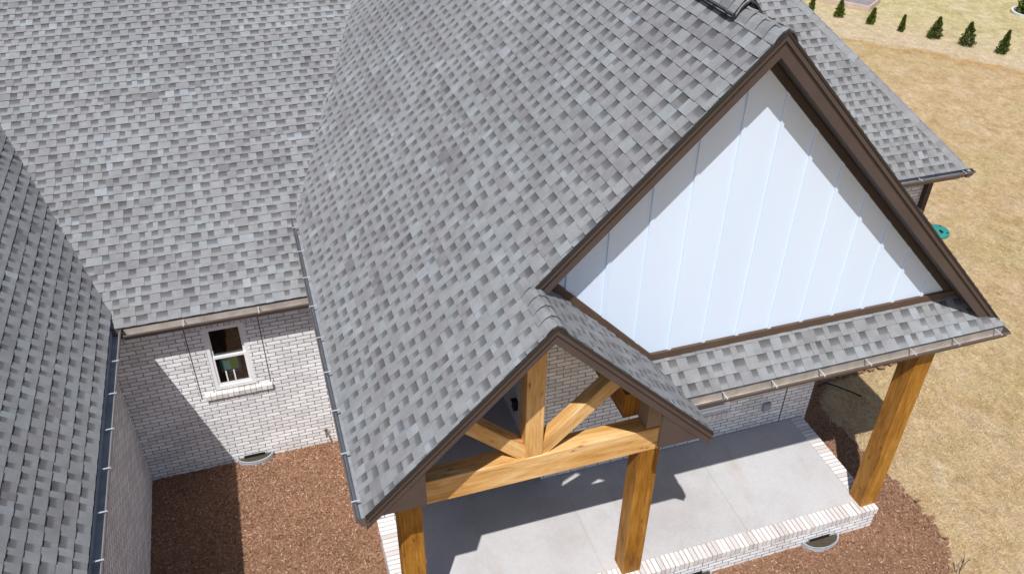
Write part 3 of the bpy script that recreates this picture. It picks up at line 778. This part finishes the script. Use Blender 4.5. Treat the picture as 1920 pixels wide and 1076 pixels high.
m = MB(); m.box(.304, .533, .668, 2.30, ZP-.104, ZP-.006); m.build('mortar', M_MORT, e3)
wall([rect_y(.315, 6.785, .475, -.6, ZP-.10), rect_x(.315, .475, 2.3, -.6, ZP-.10), rect_x(6.785, .475, 2.3, -.6, ZP-.10)], 'brick foundation of the porch')

# posts and truss --------------------------------------------------------
PW = .25
def post(x0, y0, ztop, label):
    m = MB(); m.beam((x0+PW/2, y0+PW/2, ZP+.004), (x0+PW/2, y0+PW/2, ztop), PW, PW, (0, 1, 0), bev=.010)
    return m.build('post', M_POST, house, label)
post(.365, .55, 2.678, 'square timber post nearest the courtyard')
post(3.055, .55, 2.678, 'square timber post in the middle of the porch front')
post(6.57, .55, ZE-.185, 'tall square timber post at the lawn corner of the porch')
m = MB(); m.beam((.30, .645, 2.825), (3.305, .645, 2.825), .21, .33); m.build('truss_beam', M_TRUSS, house, 'long bottom beam of the porch truss')
m = MB(); m.beam((1.815, .645, 3.002), (1.815, .645, zs_-.17), .195, .19, (0, 1, 0)); m.build('king_post', M_TRUSS, house, 'upright centre post of the truss')
m = MB(); m.beam((1.86, .640, 2.985), (2.82, .640, 3.90), .155, .165); m.build('truss_strut', M_TRUSS, house, 'diagonal strut leaning to the middle post side')
m = MB(); m.beam((1.77, .640, 2.985), (.82, .640, 3.90), .155, .165); m.build('truss_strut', M_TRUSS, house, 'diagonal strut leaning to the courtyard side')
m = MB(); m.beam((3.05, .775, 3.17), (3.05, 2.3, 3.17), .26, .34); m.build('side_beam', M_POST, house, 'timber beam running back from the middle post')
m = MB(); m.beam((.43, .775, 3.10), (.43, 2.3, 3.10), .20, .20); m.build('side_beam', M_POST, house)
m = MB(); m.box(3.09, 3.33, .552, .76, 3.003, 3.50); m.box(3.309, 3.33, .552, .76, 2.69, 2.98); m.build('blocking', M_TIMB2, house)

# window wells: corrugated half rings against the walls --------------------
def well(cx, yw, zg, rx, ry, label, group):
    t = thing('window_well', label, 'window well', (cx, yw, zg), group)
    m = MB(); n = 28; hs = [(-.45 + i*.0135) for i in range(41)]
    def ring(z, i, off): 
        w_ = .009*math.sin(i*math.pi/2) + off
        return [Vector((cx - (rx+w_)*math.cos(a*math.pi/n), yw - (ry+w_)*math.sin(a*math.pi/n), zg+z)) for a in range(n+1)]
    for off in (0, -.004):
        rr = [ring(z, i, off) for i, z in enumerate(hs)]
        for i in range(len(rr)-1):
            for k in range(n): m.face([rr[i][k], rr[i][k+1], rr[i+1][k+1], rr[i+1][k]])
    a, b = ring(hs[-1], len(hs)-1, .008), ring(hs[-1], len(hs)-1, -.012)
    for k in range(n): m.face([a[k], a[k+1], b[k+1], b[k]])
    c, d = ring(hs[-1]-.02, len(hs)-1, .008), None
    for k in range(n): m.face([c[k], c[k+1], a[k+1], a[k]])
    m.build('corrugated_wall', M_GALV, t)
    m = MB(); g = [(cx - (rx-.015)*math.cos(a*math.pi/n), yw - (ry-.015)*math.sin(a*math.pi/n), zg+.055) for a in range(n+1)]
    m.face(g); m.build('gravel_bottom', M_DARK_GRAVEL, t)
    m = MB(); m.box(cx-rx*.62, cx+rx*.55, yw-.012, yw-.002, zg+.058, zg+.105); m.build('dark_window_strip', M_BLACK, t)  # dark window strip added to make the inside of the well look darker
    return t
well(-1.187, YW-.002, -.125, .258, .150, 'half round steel window well at the foot of the courtyard wall', 'window wells')
well(5.96, .473, .065, .265, .17, 'half round steel window well at the porch front near the lawn corner post', 'window wells')
well(4.03, .473, .065, .265, .17, 'half round steel window well at the porch front, cut off by the bottom edge', 'window wells')

# ------------------------------------------------------------------ things on the lawn
def conifer(x, y, h, rad, label, seed, pale=0.0):
    r = random.Random(seed); z0 = gz(x, y); t = thing('arborvitae', label, 'shrub', (x, y, z0), 'young conifers in a row on the lawn')
    m = MB(); m.tube([(x, y, z0-.02), (x+.01, y, z0+h*.5), (x, y+.01, z0+h*.9)], .022, 6, 0, .006); m.build('trunk', M_BARK, t)
    m = MB(); lean = (r.uniform(-.05, .05), r.uniform(-.05, .05))
    lob = [r.uniform(.75, 1.2) for _ in range(9)]
    for k in range(1500):
        v = r.random()**1.25; an = r.uniform(0, 6.283)
        prof = (1 - v)**.75 * (.55 + .45*min(1, v*5+.35)) * lob[int(an/6.283*9) % 9] * (1 + .18*math.sin(v*23 + an*2))
        q = rad * prof * r.uniform(.55, 1.05)
        c = Vector((x + math.cos(an)*q + lean[0]*v*h, y + math.sin(an)*q + lean[1]*v*h, z0 + .03 + v*h*.97))
        d = Vector((math.cos(an)*.5 + r.uniform(-.4, .4), math.sin(an)*.5 + r.uniform(-.4, .4), r.uniform(.4, 1.2))).normalized() * r.uniform(.030, .062)
        s = d.cross(Vector((r.uniform(-1, 1), r.uniform(-1, 1), r.uniform(-1, 1)))).normalized() * r.uniform(.010, .024)
        m.face([c-s, c+s, c+d*1.0+s*.3, c+d*1.0-s*.3], None, min(1, max(0, r.gauss(.5 + pale, .25))))
    m.build('crown', M_LEAF, t)
T = [((18.905, 19.832), .60, .13, 'small conifer cut by the top edge, beside the left end of the raised bed'),
     ((19.472, 19.024), .62, .20, 'small conifer in front of the middle of the raised bed'),
     ((20.076, 18.115), .56, .17, 'small conifer in front of the right corner of the raised bed'),
     ((20.606, 17.2), .55, .12, 'thinnest young conifer, alone right of the raised bed'),
     ((21.184, 16.352), .74, .25, 'blunt bushy conifer, third from the right end of the row'),
     ((21.74, 15.484), .80, .26, 'tallest pointed conifer, second from the right end of the row'),
     ((22.306, 14.593), .78, .20, 'leaning slim conifer at the right end of the row')]
for i, ((x, y), h, rad, lb) in enumerate(T): conifer(x, y, h*.92, rad*.86, lb, 50+i, .28 if i < 4 else .06)

# raised bed: board frame with grey soil
t = thing('raised_bed', 'long low board framed bed of grey soil behind the conifers', 'raised bed', (20.8, 20.6, .02))
B = Vector((20.80, 19.20, .02)); ex = Vector((-.58, .815, 0)); ey = Vector((.815, .58, 0)); Lx, Ly, Hh = 5.2, 1.30, .20
def bed_board(a, b):
    m = MB(); m.beam(a, b, .06, Hh); return m.build('board', M_TIMB, t)
zc = Vector((0, 0, Hh/2))
bed_board(B+zc, B+ex*Lx+zc); bed_board(B+ey*Ly+zc, B+ex*Lx+ey*Ly+zc)
bed_board(B+ey*.03+zc, B+ey*(Ly-.03)+zc); bed_board(B+ex*Lx+ey*.03+zc, B+ex*Lx+ey*(Ly-.03)+zc)
m = MB(); r = random.Random(4); nx, ny = 26, 7
gpt = [[B + ex*(Lx*i/nx) + ey*(Ly*j/ny) + Vector((0, 0, .13 + r.random()*.045)) for j in range(ny+1)] for i in range(nx+1)]
for i in range(nx):
    for j in range(ny): m.face([gpt[i][j], gpt[i+1][j], gpt[i+1][j+1], gpt[i][j+1]])
m.build('soil', M_SOIL, t)

# round planting at the right edge: dense shrub, dark mulch disc, pale edging
def planting(x, y):
    t = thing('round_shrub', 'dense round shrub at the right edge inside pale curved edging', 'shrub', (x, y, .02))
    m = MB(); r = random.Random(77); z0 = .02
    for k in range(3800):
        an = r.uniform(0, 6.283); ph = math.asin(r.uniform(-.1, 1)); q = .46 * r.uniform(.6, 1.05) * (1 + .14*math.sin(an*5+ph*7))
        c = Vector((x + math.cos(an)*math.cos(ph)*q, y + math.sin(an)*math.cos(ph)*q, z0 + .1 + math.sin(ph)*q*1.35))
        d = Vector((r.uniform(-1, 1), r.uniform(-1, 1), r.uniform(0, 1.2))).normalized()*.06; s = d.cross(Vector((r.uniform(-1, 1), r.uniform(-1, 1), .3))).normalized()*.025
        m.face([c-s, c+s, c+d+s*.4, c+d-s*.4], None, min(1, max(0, r.gauss(.55, .25))))
    m.build('crown', M_LEAF, t)
    m = MB(); m.tube([(x, y, z0), (x, y, .5)], .03, 6); m.build('trunk', M_BARK, t)
    m = MB(); n = 40; m.face([(x+.60*math.cos(k*2*math.pi/n), y+.60*math.sin(k*2*math.pi/n), z0+.02) for k in range(n)]); m.build('mulch_ring', M_SOIL, t)
    m = MB(); n = 26
    for k in range(n):
        a0, a1 = k*2*math.pi/n, (k+.94)*2*math.pi/n
        m.prism([(x+.58*math.cos(a0), y+.58*math.sin(a0), z0), (x+.66*math.cos(a0), y+.66*math.sin(a0), z0), (x+.66*math.cos(a1), y+.66*math.sin(a1), z0), (x+.58*math.cos(a1), y+.58*math.sin(a1), z0)], (0, 0, .09), r.random())
    m.build('edging', M_STONE, t)
planting(26.25, 17.42)

# teal lid in the lawn
m = MB(); x, y, n = 13.02, 6.52, 36
lid = thing('utility_lid', 'round teal plastic lid set in the lawn beside the gable corner', 'lid', (x, y, .02))
rr = [(.255, .0), (.255, .055), (.24, .07), (.17, .078), (.05, .095), (0.001, .097)]
for (ra, za_), (rb_, zb2) in zip(rr, rr[1:]):
    for k in range(n):
        a0, a1 = k*2*math.pi/n, (k+1)*2*math.pi/n; cs = lambda q, a, z: (x+q*math.cos(a), y+q*math.sin(a), .02+z)
        m.face([cs(ra, a0, za_), cs(ra, a1, za_), cs(rb_, a1, zb2), cs(rb_, a0, zb2)])
m.build('cover', M_TEAL, lid, smooth=False)
m = MB(); m.box(x-.02, x+.02, y-.15, y-.06, .105, .135); m.build('handle', M_BLACK, lid)
for k in range(4):
    m = MB(); a = k*1.5708+.6; m.tube([(x+.20*math.cos(a), y+.20*math.sin(a), .085), (x+.20*math.cos(a), y+.20*math.sin(a), .105)], .02, 8); m.build('bolt', M_BLACK, lid)

# black drain pipe lying in the shade beside the house
ctl = [(7.74, 3.09), (7.82, 3.12), (7.90, 3.13), (8.03, 2.99), (8.17, 2.82), (8.30, 2.62)]; pts = []
for i in range(len(ctl)-1):
    for k in range(4):
        u = k/4; pts.append((ctl[i][0]*(1-u)+ctl[i+1][0]*u, ctl[i][1]*(1-u)+ctl[i+1][1]*u, gz(8, 3) + .085))
m = MB(); m.tube(pts, .013, 8)
tag(m.build('drain_pipe', M_BLACK), 'curved black drain pipe lying in the shade beside the porch', 'pipe')

# bare twigs of a young plant at the edge of the mulch, bottom right
px_, py_ = 7.40, -.55
pl = thing('bare_sapling', 'bare dark twigs of a small plant at the mulch edge, bottom right', 'plant', (px_, py_, .05))
m = MB(); r = random.Random(8)
m.tube([(px_, py_, .04), (px_-.01, py_+.02, .20), (px_+.01, py_+.05, .36)], .008, 6, 0, .005); m.build('stem', M_BARK, pl)
for (dx, dy, dz, z0) in ((.16, .05, .20, .12), (-.03, .06, .16, .24), (.09, -.02, .14, .26), (-.10, .0, .15, .15), (.05, .10, .12, .3)):
    m = MB(); m.tube([(px_, py_+.02, z0), (px_+dx*.5, py_+.02+dy*.5, z0+dz*.6), (px_+dx, py_+.02+dy, z0+dz)], .005, 5, 0, .002); m.build('twig', M_BARK, pl)
